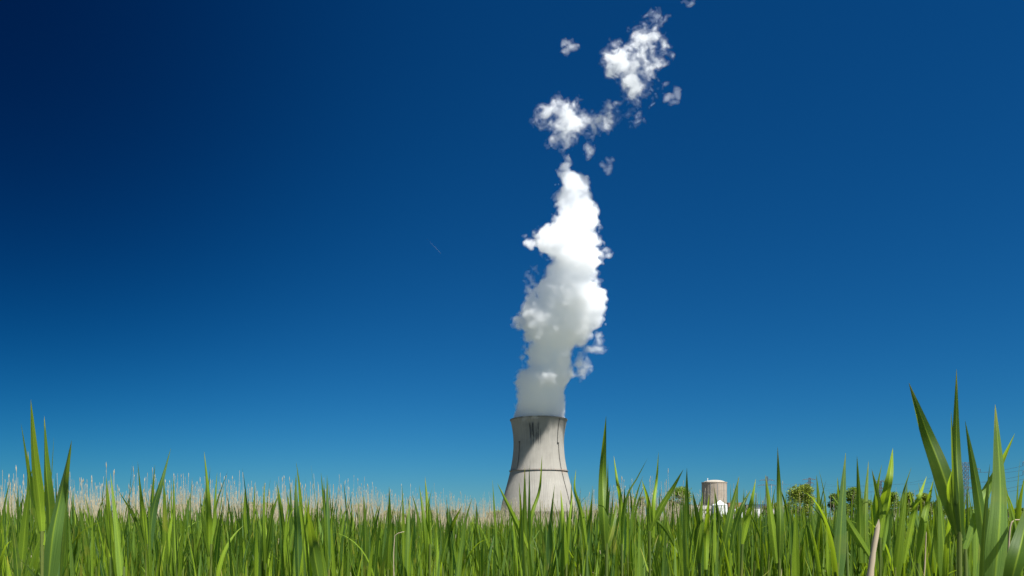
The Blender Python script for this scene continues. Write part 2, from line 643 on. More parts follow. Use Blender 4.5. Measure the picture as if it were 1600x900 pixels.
TKD = 900.0
k = TKD / F
tk = tag(empty('storage_tank', ((1124.6 - 800) * k, TKD, 0)), 'white cylindrical tank with a conical roof in front of the reactor building', 'tank')
b = MB()
tr_, te = 11.3 * k, HC + (808 - 789.6) * k
b.lathe([(tr_, 0), (tr_, te * .33), (tr_ + .05, te * .335), (tr_ + .05, te * .34), (tr_, te * .345), (tr_, te)], 72)
b.build('wall', M['white'], tk, True)
b = MB()
b.lathe([(tr_, te), (tr_ + .35, te), (tr_ + .35, te + .25), (.8, te + 7.4 * k), (.8, te + 7.9 * k), (.02, te + 8.1 * k)], 72)
b.build('roof', M['white'], tk)
b = MB()
for a in (.5, .56):
    b.tube([((tr_ + .3) * math.sin(a), -(tr_ + .3) * math.cos(a), 0), ((tr_ + .3) * math.sin(a), -(tr_ + .3) * math.cos(a), te + 1.2)], .06, 4)
for i in range(30):
    b.box(((tr_ + .3) * math.sin(.53), -(tr_ + .3) * math.cos(.53), .5 + i * te / 30), (.7, .1, .1), .53)
b.build('ladder', M['galv'], tk)


# ------------------------------------------------------------------ pylons and wires
def strut(m, p, q, r):
    m.tube([p, q], r, 4)


def pylon(px, y, top_py, arms, label, wbase=7.0, wtop=2.2, r=.22, rz=0.0, legs_to=None):
    kk = y / F
    x = (px - 800) * kk
    H = HC + (808 - top_py) * kk
    o = tag(empty('transmission_tower', (x, y, 0), rz), label, 'pylon', 'steel pylons on the skyline')
    m = MB()
    zbend = H * .55

    def half(z):
        return (wbase + (wtop - wbase) * min(1, z / zbend)) / 2 if z < zbend else wtop / 2
    lv = list(np.linspace(0, zbend, 5)) + list(np.linspace(zbend, H, 7))[1:]
    for sx, sy in ((-1, -1), (1, -1), (1, 1), (-1, 1)):
        for z0, z1 in zip(lv[:-1], lv[1:]):
            strut(m, (sx * half(z0), sy * half(z0), z0), (sx * half(z1), sy * half(z1), z1), r)
    for z0, z1 in zip(lv[:-1], lv[1:]):
        a, c = half(z0), half(z1)
        for s in (-1, 1):
            strut(m, (-a, s * a, z0), (c, s * c, z1), r * .6)
            strut(m, (a, s * a, z0), (-c, s * c, z1), r * .6)
            strut(m, (s * a, -a, z0), (s * c, c, z1), r * .6)
            strut(m, (s * a, a, z0), (s * c, -c, z1), r * .6)
            strut(m, (-c, s * c, z1), (c, s * c, z1), r * .6)
    m.build('lattice_mast', M['galv'], o)
    tips = []
    for (py, ext) in arms:
        z = HC + (808 - py) * kk
        for s in (-1, 1):
            m = MB()
            w = wtop / 2
            tip = np.array((s * ext, 0, z))
            for sy in (-1, 1):
                strut(m, (s * w, sy * w, z), tip, r * .8)
                strut(m, (s * w, sy * w, z + 2.2), tip, r * .8)
            for f in (.3, .6):
                for sy in (-1, 1):
                    strut(m, (s * (w + (ext - w) * f), sy * w * (1 - f), z), (s * (w + (ext - w) * f), sy * w * (1 - f), z + 2.2 * (1 - f)), r * .6)
            m.build('crossarm', M['galv'], o)
            m = MB()
            low = tip + np.array((0, 0, -2.6))
            m.tube([tip + (low - tip) * t for t in np.linspace(0, 1, 9)], [.12, .26] * 4 + [.12], 6)
            m.build('insulator', M['steel_dark'], o)
            c, s_ = math.cos(rz), math.sin(rz)
            tips.append(np.array((x + low[0] * c - low[1] * s_, y + low[0] * s_ + low[1] * c, low[2])))
    return tips


P1 = pylon(1508.5, 620, 722.5, ((733, 13.5), (748, 9.5), (764, 9.5)), 'tall grey lattice pylon with three crossarms, seen between the big reeds at right', 6.6, 3.4, .19)
P2 = pylon(1613, 470, 706, ((722, 6.4), (736.5, 6.4), (752, 6.4)), 'lattice pylon cut by the right edge of the picture, crossarms reaching in', 6, 2.4, .14)
P3 = pylon(1265, 1150, 746.5, ((749.5, 12), (755, 7)), 'faint far lattice pylon rising behind the crown of the wide round tree', 9, 2.6, .25)
P4 = pylon(1375, 830, 751.5, ((753, 7.5), (764, 5)), 'small dark lattice pylon between two reeds, right of the reactor building', 5, 2.6, .24)
P5 = pylon(1198, 1000, 744.5, ((750.5, 11), (758.5, 13)), 'faint far lattice pylon right of the reactor building and white tank', 9, 2.4, .2)


def wire(p, q, sag, r, label):
    t = np.linspace(0, 1, 28)
    pts = p[None] * (1 - t[:, None]) + q[None] * t[:, None]
    pts[:, 2] -= 4 * sag * t * (1 - t)
    m = MB()
    m.tube(pts, r, 5)
    return tag(m.build('power_line', M['wire'], None, True), label, 'power line', 'wires between the pylons')


where = ['upper left', 'upper right', 'middle left', 'middle right', 'lower left', 'lower right']
for i, (p, q) in enumerate(zip(P1, P2)):
    wire(p, q, 2.5, .085, 'wire from the %s crossarm tip of the tall pylon toward the right edge' % where[i])
for i, (p, q) in enumerate(zip(P1[:4], P4)):
    wire(p, q, 4.5, .07, 'wire from the %s crossarm tip of tall pylon to small dark pylon' % where[i])
for i, (p, q) in enumerate(zip(P4, P3)):
    wire(p, q, 6, .08, 'far wire from %s arm of small dark pylon to one behind round tree' % where[i])
for i, (p, q) in enumerate(zip(P3, P5)):
    wire(p, q, 5, .08, 'far wire from %s arm of pylon behind round tree toward reactor building' % where[i])


# ------------------------------------------------------------------ trees
def tree(px, y, top_py, wpx, mat, label, n=2600, base_py=None, seed=0, cat='tree', trunk=True, name='tree', open_=0.0):
    r_ = np.random.default_rng(1000 + seed)
    n = int(n * 1.6)
    kk = y / F
    H = HC + (808 - top_py) * kk
    W = wpx * kk / 2
    o = tag(empty(name, ((px - 800) * kk, y, 0), 0), label, cat, 'trees and bushes beyond the marsh')
    zlo = H * (.06 if trunk else .01)
    # clumps of uneven size inside an irregular envelope
    nc = 26
    cl = []
    for i in range(nc):
        t = r_.random() ** .95
        z = zlo + (H - zlo) * (.08 + .86 * t)
        env = W * math.sqrt(max(.05, 1 - ((z - (zlo + (H - zlo) * .45)) / ((H - zlo) * .62)) ** 2)) * r_.uniform(.8, 1.1)
        a = r_.random() * 2 * math.pi
        rr_ = env * r_.random() ** .5 * .8
        cl.append((rr_ * math.cos(a), rr_ * math.sin(a), z, r_.uniform(.22, .46) * min(W, (H - zlo) / 2) * 1.2))
    cl = np.array(cl)
    cl[:, 2] = np.minimum(cl[:, 2], H - cl[:, 3] * .8)
    pick = r_.integers(0, nc, n)
    d = r_.normal(size=(n, 3))
    d /= np.linalg.norm(d, axis=1)[:, None]
    rad = cl[pick, 3] * r_.random(n) ** .33 * r_.choice([1, 1, 1, 1.3], n)
    c = cl[pick, :3] + d * rad[:, None] * (1, 1, .85)
    c[:, 2] = np.clip(c[:, 2], .2, H)
    size = r_.uniform(.5, 1.3, n) * kk * 1.6
    a = r_.normal(size=(n, 3))
    a /= np.linalg.norm(a, axis=1)[:, None]
    bb = np.cross(a, r_.normal(size=(n, 3)))
    bb /= np.linalg.norm(bb, axis=1)[:, None]
    a, bb = a * size[:, None] * .8, bb * size[:, None] * .5
    v = np.stack([c - a, c - bb * .9 + a * .1, c + a, c + bb], 1)
    q = np.arange(n * 4).reshape(n, 4)
    tint = np.repeat(np.clip(r_.normal(.45, .25, n) + r_.normal(0, .2, nc)[pick], 0, 1), 4)
    me = np_mesh('crown', v, q, mat, tint=tint, smooth=False)
    link(bpy.data.objects.new('crown', me), o)
    m = MB()
    tr0 = max(.25, H * .022)
    m.tube([(0, 0, -.2), (.15 * tr0, 0, zlo), (.5 * tr0, .2, H * .5), (0, 0, H * .8)], [tr0, tr0 * .8, tr0 * .5, tr0 * .15], 8)
    for i in range(7):
        j = r_.integers(0, nc)
        z0 = zlo * .8 + (cl[j, 2] - zlo * .8) * .4
        m.tube([(0, 0, z0), (cl[j, 0] * .5, cl[j, 1] * .5, z0 + (cl[j, 2] - z0) * .6), cl[j, :3]], [tr0 * .45, tr0 * .28, tr0 * .1], 5)
    m.build('trunk', M['bark'], o)
    return o


G, O_, D_, B_ = M['crown_green'], M['crown_olive'], M['crown_dark'], M['crown_brown']
tree(991, 560, 776, 14, G, 'left of two small green trees between tower and reactor building', 1200, seed=1)
tree(1003, 560, 775.5, 14, G, 'right of two small green trees between tower and reactor building', 1200, seed=2)
tree(1060, 520, 760.5, 42, G, 'wide dark green tree left of the round reactor building', 4200, seed=3)
tree(1251, 520, 757, 46, O_, 'wide round olive tree with a pylon behind its crown', 4600, seed=4)
tree(1216, 640, 785, 16, O_, 'low olive bush at the left foot of the wide round tree', 900, seed=5, trunk=False, name='bush', cat='bush')
tree(1197, 700, 790.5, 16, B_, 'round brownish bush in front of the light grey shed', 1000, seed=6, trunk=False, name='bush', cat='bush')
tree(1230, 700, 787, 12, G, 'small green bush tucked under the left side of the wide round tree', 700, seed=7, trunk=False, name='bush', cat='bush')
tree(1282, 640, 788, 18, O_, 'low olive bush filling the gap right of the wide round tree', 900, seed=8, trunk=False, name='bush', cat='bush')
tree(1306, 560, 771, 24, D_, 'dark green tree, left half of the pair behind a leaning reed', 2000, seed=9)
tree(1332, 560, 761.5, 27, G, 'brighter and taller tree, right half of the pair behind a leaning reed', 2600, seed=10)
tree(1352, 600, 779, 22, G, 'low green tree between the tall pair and the small dark pylon', 1300, seed=11)
tree(1370, 620, 782, 20, O_, 'low olive tree right under the small dark pylon', 1200, seed=12)
tree(1396, 560, 768.5, 24, G, 'thin green tree with sky showing through, right of the small dark pylon', 1300, seed=13)
tree(1420, 540, 769.5, 22, O_, 'middle tree of the clump left of the big leaning reed', 2000, seed=14)
tree(1443, 540, 770.5, 24, O_, 'dense dark-trunked tree next to the big leaning reed', 2200, seed=15)
tree(1468, 620, 780, 26, D_, 'low dark tree behind the big leaning reed', 1400, seed=16)
tree(1492, 640, 794, 20, G, 'low green bush left of the foot of the tall pylon', 700, seed=17, trunk=False, name='bush', cat='bush')
tree(1515, 610, 792.5, 18, O_, 'olive bush at the foot of the tall pylon', 700, seed=18, trunk=False, name='bush', cat='bush')
tree(1540, 640, 795, 24, D_, 'dark low bush right of the tall pylon', 800, seed=19, trunk=False, name='bush', cat='bush')
tree(1576, 640, 794, 16, D_, 'left of two dark green bushes near the right edge', 800, seed=20, trunk=False, name='bush', cat='bush')
tree(1592, 620, 793, 20, D_, 'dark green bush cut by the right edge', 900, seed=21, trunk=False, name='bush', cat='bush')
for i, (px, py, w, mt, lb) in enumerate([(1318, 786, 22, O_, 'low olive bush below the gap of the tree pair'), (1382, 784, 20, G, 'low green bush between the small dark pylon and the thin tree'),
                                        (1409, 783, 20, O_, 'low olive bush between the thin tree and the middle tree of the clump'), (1455, 784, 20, D_, 'low dark bush at the right foot of the dense dark-trunked tree')]):
    tree(px, 600, py, w, mt, lb, 900, seed=80 + i, trunk=False, name='bush', cat='bush')
left_line = [(283, 788, 34, O_, 'olive bush behind the dry reeds, farthest left of the bushes'), (388, 785, 40, O_, 'broad olive bush in the dry reeds left of centre'),
             (421, 786, 26, G, 'green bush in the dry reeds close to the right of the broad olive one'), (487, 794, 36, G, 'low green bush midway between broad olive bush and slim tree'),
             (562, 787, 15, G, 'slim green tree poking above the dry reeds left of the cooling tower'), (610, 797, 40, O_, 'low olive bush just right of the slim tree'),
             (640, 796.5, 34, G, 'low green bush in the bright gap left of the cooling tower'), (672, 797, 44, O_, 'flat olive bush third from the cooling tower'),
             (712, 797, 40, D_, 'flat dark bush second from the cooling tower'), (776, 797.5, 36, G, 'small green bush against the foot of the cooling tower')]
for i, (px, py, w, mt, lb) in enumerate(left_line):
    tree(px, 420, py, w, mt, lb, 1500, seed=40 + i, trunk=(i == 4), name='tree' if i == 4 else 'bush', cat='tree' if i == 4 else 'bush')
tree(925, 520, 797, 50, O_, 'flat olive bush at the right foot of the cooling tower', 1200, seed=60, trunk=False, name='bush', cat='bush')
tree(965, 540, 792, 24, G, 'low green bush left of the two small trees', 900, seed=61, trunk=False, name='bush', cat='bush')


# ------------------------------------------------------------------ reeds: blade and stem generators
def blades(base, az, tilt, curl, length, width, roll, tint, S_=8, fold=.16):
    """N curved lance-shaped blades -> verts, quads, uv, tint"""
    N = len(base)
    s = np.linspace(0, 1, S_ + 1)
    th = tilt[:, None] + curl[:, None] * s[None] ** 2
    h = np.stack([np.cos(az), np.sin(az), np.zeros(N)], 1)
    tx = np.sin(th)[..., None] * h[:, None] + np.cos(th)[..., None] * np.array((0, 0, 1.0))
    step = (length / S_)[:, None, None] * (tx[:, 1:] + tx[:, :-1]) / 2
    p = base[:, None] + np.concatenate([np.zeros((N, 1, 3)), np.cumsum(step, 1)], 1)
    side = np.stack([-np.sin(az), np.cos(az), np.zeros(N)], 1)[:, None] * np.ones((1, S_ + 1, 1))
    nrm = np.cross(side, tx)
    ro = roll[:, None] * (0.6 + .8 * s[None])
    wd = np.cos(ro)[..., None] * side + np.sin(ro)[..., None] * nrm
    up = np.cross(wd, tx)
    prof = (.42 + .58 * np.clip(s / .28, 0, 1)) * (1 - s ** 1.7)
    prof[-1] = .02
    w = width[:, None, None] * prof[None, :, None] / 2
    v = np.stack([p - wd * w, p - up * w * fold * 2, p + wd * w], 2)            # N, S+1, 3 columns
    uv = np.stack(np.broadcast_arrays(np.array((0, .5, 1.0))[None, None], s[None, :, None]), -1)
    uv = np.broadcast_to(uv, (N, S_ + 1, 3, 2)).reshape(-1, 2)
    i, j = np.meshgrid(np.arange(S_), np.arange(2), indexing='ij')
    q = np.stack([i * 3 + j, i * 3 + j + 1, (i + 1) * 3 + j + 1, (i + 1) * 3 + j], -1).reshape(-1, 4)
    q = (q[None] + (np.arange(N) * (S_ + 1) * 3)[:, None, None]).reshape(-1, 4)
    return v.reshape(-1, 3), q, uv, np.repeat(tint, (S_ + 1) * 3)


def stems(base, top, r0, r1, tint, S_=3, n=5, bow=None):
    N = len(base)
    s = np.linspace(0, 1, S_ + 1)
    p = base[:, None] * (1 - s)[None, :, None] + top[:, None] * s[None, :, None]
    if bow is not None:
        p = p + bow[:, None] * (s * (1 - s) * 4)[None, :, None]
    r = r0[:, None] * (1 - s) + r1[:, None] * s
    g = np.arange(n) * 2 * np.pi / n
    ring = np.stack([np.cos(g), np.sin(g), np.zeros(n)], 1)
    v = p[:, :, None] + r[:, :, None, None] * ring[None, None]
    uv = np.stack(np.broadcast_arrays((np.arange(n) / n)[None, None], s[None, :, None] * .8), -1)
    uv = np.broadcast_to(uv, (N, S_ + 1, n, 2)).reshape(-1, 2)
    i, j = np.meshgrid(np.arange(S_), np.arange(n), indexing='ij')
    j2 = (j + 1) % n
    q = np.stack([i * n + j, i * n + j2, (i + 1) * n + j2, (i + 1) * n + j], -1).reshape(-1, 4)
    q = (q[None] + (np.arange(N) * (S_ + 1) * n)[:, None, None]).reshape(-1, 4)
    return v.reshape(-1, 3), q, uv, np.repeat(tint, (S_ + 1) * n)


def merge(parts):
    vs, qs, us, ts, n = [], [], [], [], 0
    for v, q, u, t in parts:
        vs.append(v); qs.append(q + n); us.append(u); ts.append(t)
        n += len(v)
    return np.concatenate(vs), np.concatenate(qs), np.concatenate(us), np.concatenate(ts)


def plant_blades(pos, H, nl, rg, S_, wscale=1.0):
    """blade parameters for many plants: pos (N,3) foot, H (N) stem height; nl blades each"""
    N = len(pos)
    f = np.linspace(.42, 1.0, nl)[None] + rg.uniform(-.05, .05, (N, nl))
    lean = rg.normal(0, .05, (N, 2))
    z = f * H[:, None] * .80
    bx = np.stack([pos[:, 0:1] + lean[:, 0:1] * z, pos[:, 1:2] + lean[:, 1:2] * z, pos[:, 2:3] + z], -1)
    az0 = rg.uniform(0, 2 * np.pi, (N, 1))
    az = az0 + np.pi * np.arange(nl)[None] + rg.normal(0, .35, (N, nl))
    tilt = rg.uniform(.07, .37, (N, nl)) * (1.25 - .95 * (f - .42) / .58)
    curl = np.abs(rg.normal(.06, .22, (N, nl))) + (rg.random((N, nl)) < .02) * rg.uniform(.6, 1.6, (N, nl))
    L = rg.uniform(.30, .46, (N, nl)) * (.85 + .25 * (1 - f))
    L = np.where(f > .93, np.maximum(L * .9, .3), L)
    W = np.clip(rg.lognormal(math.log(.0168), .36, (N, nl)), .008, .034) * wscale
    roll = rg.normal(0, .75, (N, nl))
    tint = (rg.random((N, 1)) * .4 + rg.random((N, nl)) * .6) * .999
    top = np.stack([pos[:, 0] + lean[:, 0] * H * .82, pos[:, 1] + lean[:, 1] * H * .82, pos[:, 2] + H * .82], 1)
    return (bx.reshape(-1, 3), az.ravel(), tilt.ravel(), curl.ravel(), L.ravel(), W.ravel(), roll.ravel(), tint.ravel()), top, tint[:, 0]


# ------------------------------------------------------------------ the big reeds of the foreground, blade by blade
def spline(pts, n):
    pts = [np.asarray(p, float) for p in pts]
    if len(pts) == 2:
        pts = [pts[0], (pts[0] + pts[1]) / 2, pts[1]]
    P = [2 * pts[0] - pts[1]] + pts + [2 * pts[-1] - pts[-2]]
    d = np.concatenate([[0], np.cumsum([np.linalg.norm(b_ - a_) for a_, b_ in zip(pts[:-1], pts[1:])])])
    out = []
    for s in np.linspace(0, d[-1], n):
        i = int(np.clip(np.searchsorted(d, s, 'right') - 1, 0, len(pts) - 2))
        t = (s - d[i]) / (d[i + 1] - d[i])
        p0, p1, p2, p3 = P[i:i + 4]
        out.append(.5 * (2 * p1 + (p2 - p0) * t + (2 * p0 - 5 * p1 + 4 * p2 - p3) * t ** 2 + (3 * p1 - p0 - 3 * p2 + p3) * t ** 3))
    return np.array(out)


HERO_TOPS = []


def hero(px, y, leaves, label, name='green_reed', rg=np.random.default_rng(5)):
    """leaves: (list of pixels from base to tip, width in pixels, turn)"""
    foot = at(px, 850, y)
    foot[2] = 0
    o = tag(empty(name, foot), label, 'reed', 'big green reeds in the foreground')
    hi = foot + np.array((0, 0, .4))
    for (pix, wpx, turn) in leaves:
        n = 22
        m_ = len(pix)
        pts = [at(a, c, y + .05 * (i / (m_ - 1)) ** 2 * rg.uniform(-1.6, 1.6)) for i, (a, c) in enumerate(pix)]
        p = spline(pts, n + 1)
        if pts[0][2] > hi[2]:
            hi = pts[0].copy()
        s = np.linspace(0, 1, n + 1)
        tx = np.gradient(p, axis=0)
        tx /= np.linalg.norm(tx, axis=1)[:, None]
        view = np.array((0, 1.0, 0))
        side = np.cross(tx, view)
        side /= np.linalg.norm(side, axis=1)[:, None]
        nrm = np.cross(side, tx)
        tw = turn * (.5 + .9 * s) + .12 * np.sin(s * 5 + px)
        wd = np.cos(tw)[:, None] * side + np.sin(tw)[:, None] * nrm
        up = np.cross(wd, tx)
        prof = (.45 + .55 * np.clip(s / .3, 0, 1)) * (1 - s ** 1.9) + .012
        prof[-1] = .01
        w = (wpx / F * y * 1.12 / max(.45, abs(math.cos(turn))) * prof / 2)[:, None]
        cols = []
        for cc in (-1, -.55, -.12, 0, .12, .55, 1):
            cols.append(p + wd * w * cc - up * w * .34 * (1 - abs(cc)) ** 1.0)
        v = np.stack(cols, 1)
        uv = np.stack(np.broadcast_arrays(np.array((0, .22, .44, .5, .56, .78, 1.0))[None], s[:, None]), -1).reshape(-1, 2)
        i, j = np.meshgrid(np.arange(n), np.arange(6), indexing='ij')
        q = np.stack([i * 7 + j, i * 7 + j + 1, (i + 1) * 7 + j + 1, (i + 1) * 7 + j], -1).reshape(-1, 4)
        me = np_mesh('leaf', v.reshape(-1, 3) - foot, q, M['leaf'], uv, np.full(len(uv), rg.random() * .999))
        link(bpy.data.objects.new('leaf', me), o)
    m_ = np_mesh('stem', *[a for a in (lambda r: (r[0], r[1]))(stems(np.zeros((1, 3)), (hi - foot)[None], np.array([.0052]), np.array([.0042]), np.array([.8]), 8, 8))], M['stem'],
                 *(lambda r: (r[2], r[3]))(stems(np.zeros((1, 3)), (hi - foot)[None], np.array([.0052]), np.array([.0042]), np.array([.8]), 8, 8)))
    link(bpy.data.objects.new('stem', m_), o)
    HERO_TOPS.append((px, y))
    return o


hero(67, 1.75, [([(68, 852), (61, 815), (47, 748), (33, 662)], 15, .35), ([(66, 830), (63, 790), (55, 715), (48, 624)], 15, -.2), ([(78, 850), (79, 800), (74, 735), (69, 650)], 16, .15),
                ([(80, 830), (80, 770), (84, 683)], 4.5, .9), ([(84, 850), (88, 800), (87, 738)], 6, .3)], 'tallest reed clump of the left edge, five upright blades against the sky')
hero(80, 1.25, [([(76, 920), (86, 840), (100, 765), (112, 688)], 31, .2), ([(95, 900), (103, 800), (109, 733)], 8, .6)], 'broad single blade leaning right, in front of the tall left clump')
hero(172, 2.3, [([(172, 893), (171, 830), (169, 790), (166, 745)], 13, .1), ([(173, 870), (165, 810), (158, 772)], 7, .5)], 'straight upright reed between the left clump and the forked reed')
hero(230, 2.1, [([(234, 860), (240, 800), (253, 752), (267, 700)], 12, .2), ([(229, 850), (222, 790), (215, 720)], 10, .4), ([(230, 870), (210, 810), (184, 765)], 9, .3), ([(228, 860), (208, 800), (190, 768)], 6, .7), ([(231, 850), (236, 790), (238, 735)], 4, .5)],
     'forked reed left of centre, one blade slanting right and two slanting left')
hero(325, 2.4, [([(327, 890), (327, 820), (325, 770), (319, 705)], 11, .2), ([(330, 850), (338, 790), (356, 735)], 5, .5), ([(326, 870), (316, 810), (312, 765)], 7, .6)], 'slim reed with a thin side blade, first right of the forked reed')
hero(275, 2.4, [([(276, 900), (273, 830), (271, 745)], 10, .25), ([(277, 880), (287, 830), (292, 790)], 8, .5)], 'pale straight blade just right of the forked reed')
hero(415, 2.6, [([(414, 890), (412, 820), (413, 752)], 8, .4), ([(416, 880), (424, 810), (436, 770)], 9, .2)], 'dark pointed reed far left of the cooling tower, beside a pale right-leaning blade')
hero(438, 2.5, [([(453, 900), (444, 830), (437, 780), (432, 752)], 9, .3), ([(440, 890), (452, 810), (470, 780)], 5, .5)], 'reed whose long blade slants up left, between dark pointed and yellowish reeds')
hero(466, 2.3, [([(467, 915), (466, 840), (463, 790), (462, 742)], 13, .1), ([(468, 900), (480, 820), (483, 775)], 9, .35)], 'yellowish green upright reed, brightest left of the cooling tower')
hero(495, 1.5, [([(500, 915), (490, 850), (481, 795)], 19, .15)], 'short wide pale blade, nearest to the camera left of centre')
hero(508, 2.6, [([(510, 900), (508, 820), (506, 748)], 8, .3), ([(513, 900), (512, 820), (511, 742)], 8, -.4), ([(514, 890), (518, 810), (521, 772)], 6, .5)], 'twin dark spears side by side, midway between left edge and tower')
hero(570, 2.7, [([(572, 890), (571, 830), (568, 772)], 10, .3), ([(575, 880), (585, 830), (595, 785)], 8, .5)], 'short dark reed left of the narrow upright one before the low olive bush')
hero(607, 2.6, [([(606, 890), (609, 820), (608, 760)], 9, .2), ([(604, 890), (612, 840), (615, 800)], 9, .4)], 'narrow upright reed in front of the low olive bush')
hero(668, 2.3, [([(671, 890), (669, 810), (664, 744)], 9, .3), ([(667, 880), (662, 810), (655, 758)], 7, .2), ([(672, 850), (670, 790), (676, 760)], 3, .8)], 'paired dark spears halfway from the slim tree to the cooling tower')
hero(706, 2.4, [([(690, 880), (703, 830), (722, 790)], 9, .3), ([(708, 890), (704, 830), (702, 790)], 8, .5)], 'low reed with one dark blade slanting right, left of the cooling tower')
hero(822, 2.3, [([(826, 860), (804, 810), (777, 755)], 9, .35), ([(821, 870), (820, 800), (820, 730)], 8, .2), ([(826, 860), (827, 800), (827, 725)], 5, .5), ([(828, 850), (831, 805), (843, 765), (847, 711)], 6, .5), ([(812, 880), (814, 810), (811, 752)], 6, .6)],
     'reed crossing the foot of the cooling tower, dark blades fanning left and right')
hero(880, 2.5, [([(884, 890), (880, 820), (876, 765)], 8, .3), ([(885, 880), (890, 810), (895, 770)], 6, .3)], 'short dark reed before the right foot of the cooling tower')
hero(912, 2.1, [([(917, 860), (908, 800), (898, 765), (900, 733)], 7, .35), ([(914, 870), (920, 820), (926, 770)], 6, .4)], 'reed with a kinked thin blade at the right edge of the cooling tower')
hero(945, 1.75, [([(946, 860), (943, 800), (942, 735), (947, 650)], 16, .2), ([(948, 830), (949, 780), (950, 715)], 4, .7), ([(944, 870), (958, 820), (964, 780)], 9, .4)], 'tall dark single spear right of the cooling tower')
hero(972, 2.4, [([(973, 860), (970, 785), (964, 750), (959, 712)], 7, .3), ([(972, 850), (979, 780), (996, 746), (1012, 716)], 4, .4), ([(974, 880), (975, 810), (976, 760)], 8, .2)], 'reed with a long thin stalk slanting right, next right of the tall dark spear')
hero(1018, 2.2, [([(1021, 840), (1021, 790), (1026, 750), (1029, 706)], 6, .4), ([(1015, 830), (1032, 795), (1050, 765), (1068, 733)], 10, .25), ([(1019, 840), (1013, 785), (1003, 750)], 7, .4), ([(1055, 855), (1043, 832), (1028, 815), (1010, 803)], 6, .2)],
     'fanned reed before the wide dark green tree, with a bent yellow-green blade')
hero(1094, 2.0, [([(1096, 900), (1092, 840), (1088, 800), (1082, 768)], 13, .15), ([(1093, 880), (1094, 820), (1098, 768)], 9, .3), ([(1103, 890), (1104, 830), (1108, 772)], 9, .35)], 'light green reed covering the left side of the reactor building')
hero(1140, 2.1, [([(1128, 870), (1138, 820), (1147, 780), (1155, 744)], 11, .25), ([(1142, 860), (1150, 820), (1160, 790), (1174, 764)], 9, .3), ([(1160, 850), (1168, 810), (1175, 780), (1181, 748)], 9, .2)],
     'three dark blades slanting right together, right of the white tank')
hero(1214, 1.9, [([(1213, 880), (1207, 830), (1202, 790), (1196, 742)], 12, .2), ([(1217, 890), (1219, 820), (1217, 760), (1215, 698)], 11, .3), ([(1218, 860), (1212, 810), (1210, 775)], 4, .5)], 'upright pair of bright blades left of the wide round tree')
hero(1262, 2.3, [([(1310, 850), (1290, 815), (1264, 784)], 6, .2)], 'thin blade slanting up left across the wide round tree')
hero(1345, 1.9, [([(1345, 880), (1343, 800), (1339, 712)], 10, .3), ([(1352, 880), (1352, 800), (1357, 720)], 9, .35), ([(1365, 880), (1330, 825), (1310, 790), (1295, 768)], 11, .25), ([(1322, 830), (1312, 780), (1308, 745)], 5, .5)], 'dark spears with a long blade slanting left, before the taller of the tree pair')
hero(1374, 1.95, [([(1372, 890), (1374, 810), (1370, 770), (1362, 733)], 13, .1), ([(1375, 840), (1380, 790), (1390, 745), (1395, 700)], 12, .35), ([(1380, 860), (1388, 800), (1392, 765)], 5, .6)], 'forked bright and dark reed framing the small dark pylon')
hero(1410, 2.3, [([(1406, 860), (1409, 790), (1413, 765), (1424, 730)], 5, .3), ([(1412, 880), (1428, 800), (1437, 775), (1448, 744)], 8, .4), ([(1436, 830), (1428, 795), (1420, 764)], 6, .4)], 'reed of thin crossing blades left of the biggest leaning blade')
hero(1452, 1.8, [([(1434, 880), (1442, 820), (1450, 785), (1459, 748)], 11, .3), ([(1470, 890), (1464, 830), (1458, 780)], 12, .3)], 'dark reed low behind the biggest leaning blade')
hero(1501, 1.2, [([(1503, 845), (1472, 741), (1446, 672), (1420, 598)], 27, .2), ([(1502, 850), (1497, 770), (1494, 690), (1494.5, 577)], 15, .3), ([(1499, 830), (1491, 740), (1486, 642)], 6, .6), ([(1497, 840), (1483, 770), (1487, 735)], 7, .5)],
     'biggest leaning blade at right with a tall needle-like leaf on the same stem')
hero(1525, 1.6, [([(1540, 880), (1531, 800), (1522, 738), (1508, 657)], 16, .15), ([(1508, 858), (1530, 795), (1544, 762), (1563, 726), (1586, 677)], 14, .25)], 'crossing pair of blades right of the tall needle-like leaf')
hero(1553, 1.0, [([(1548, 960), (1557, 850), (1561, 760), (1555, 632)], 30, .2)], 'broad upright blade close to the camera at far right')
hero(1598, .92, [([(1570, 940), (1590, 860), (1612, 770)], 26, .25)], 'wide blurred blade cut by the bottom right corner')

# ------------------------------------------------------------------ ordinary green reeds
NPROTO = 14
protos = []
prg = np.random.default_rng(21)
for i in range(NPROTO):
    nl = int(prg.integers(5, 8))
    H = prg.uniform(.98, 1.12)
    prm, top, tt = plant_blades(np.zeros((1, 3)), np.array([H]), nl, prg, 10)
    lm = []
    for j in range(nl):
        v, q, u, t = blades(*[a[j:j + 1] for a in prm], S_=12)
        lm.append(np_mesh('leaf', v, q, M['leaf'], u, t))
    sv, sq, su, st = stems(np.zeros((1, 3)), top, np.array([.0045]), np.array([.003]), tt, 5, 6)
    zmax = max(float(max(v_.co.z for v_ in me.vertices)) for me in lm)
    protos.append((lm, np_mesh('stem', sv, sq, M['stem'], su, st), zmax))


def zone(px):
    if px < 790:
        return 'left of the cooling tower'
    if px < 900:
        return 'in front of the cooling tower'
    if px < 1090:
        return 'between tower and reactor building'
    if px < 1230:
        return 'before the reactor building and shed'
    return 'right of the plant buildings'


def tip_height(y, rg, px):
    """height of a reed's tip: most end about eye height, a few rise higher"""
    base = HC - .005 - .012 * max(0, y - 3)
    base -= .05 if 560 < px < 900 else 0
    return base + rg.normal(0, .07) + (rg.random() < .22) * rg.uniform(.02, .13)


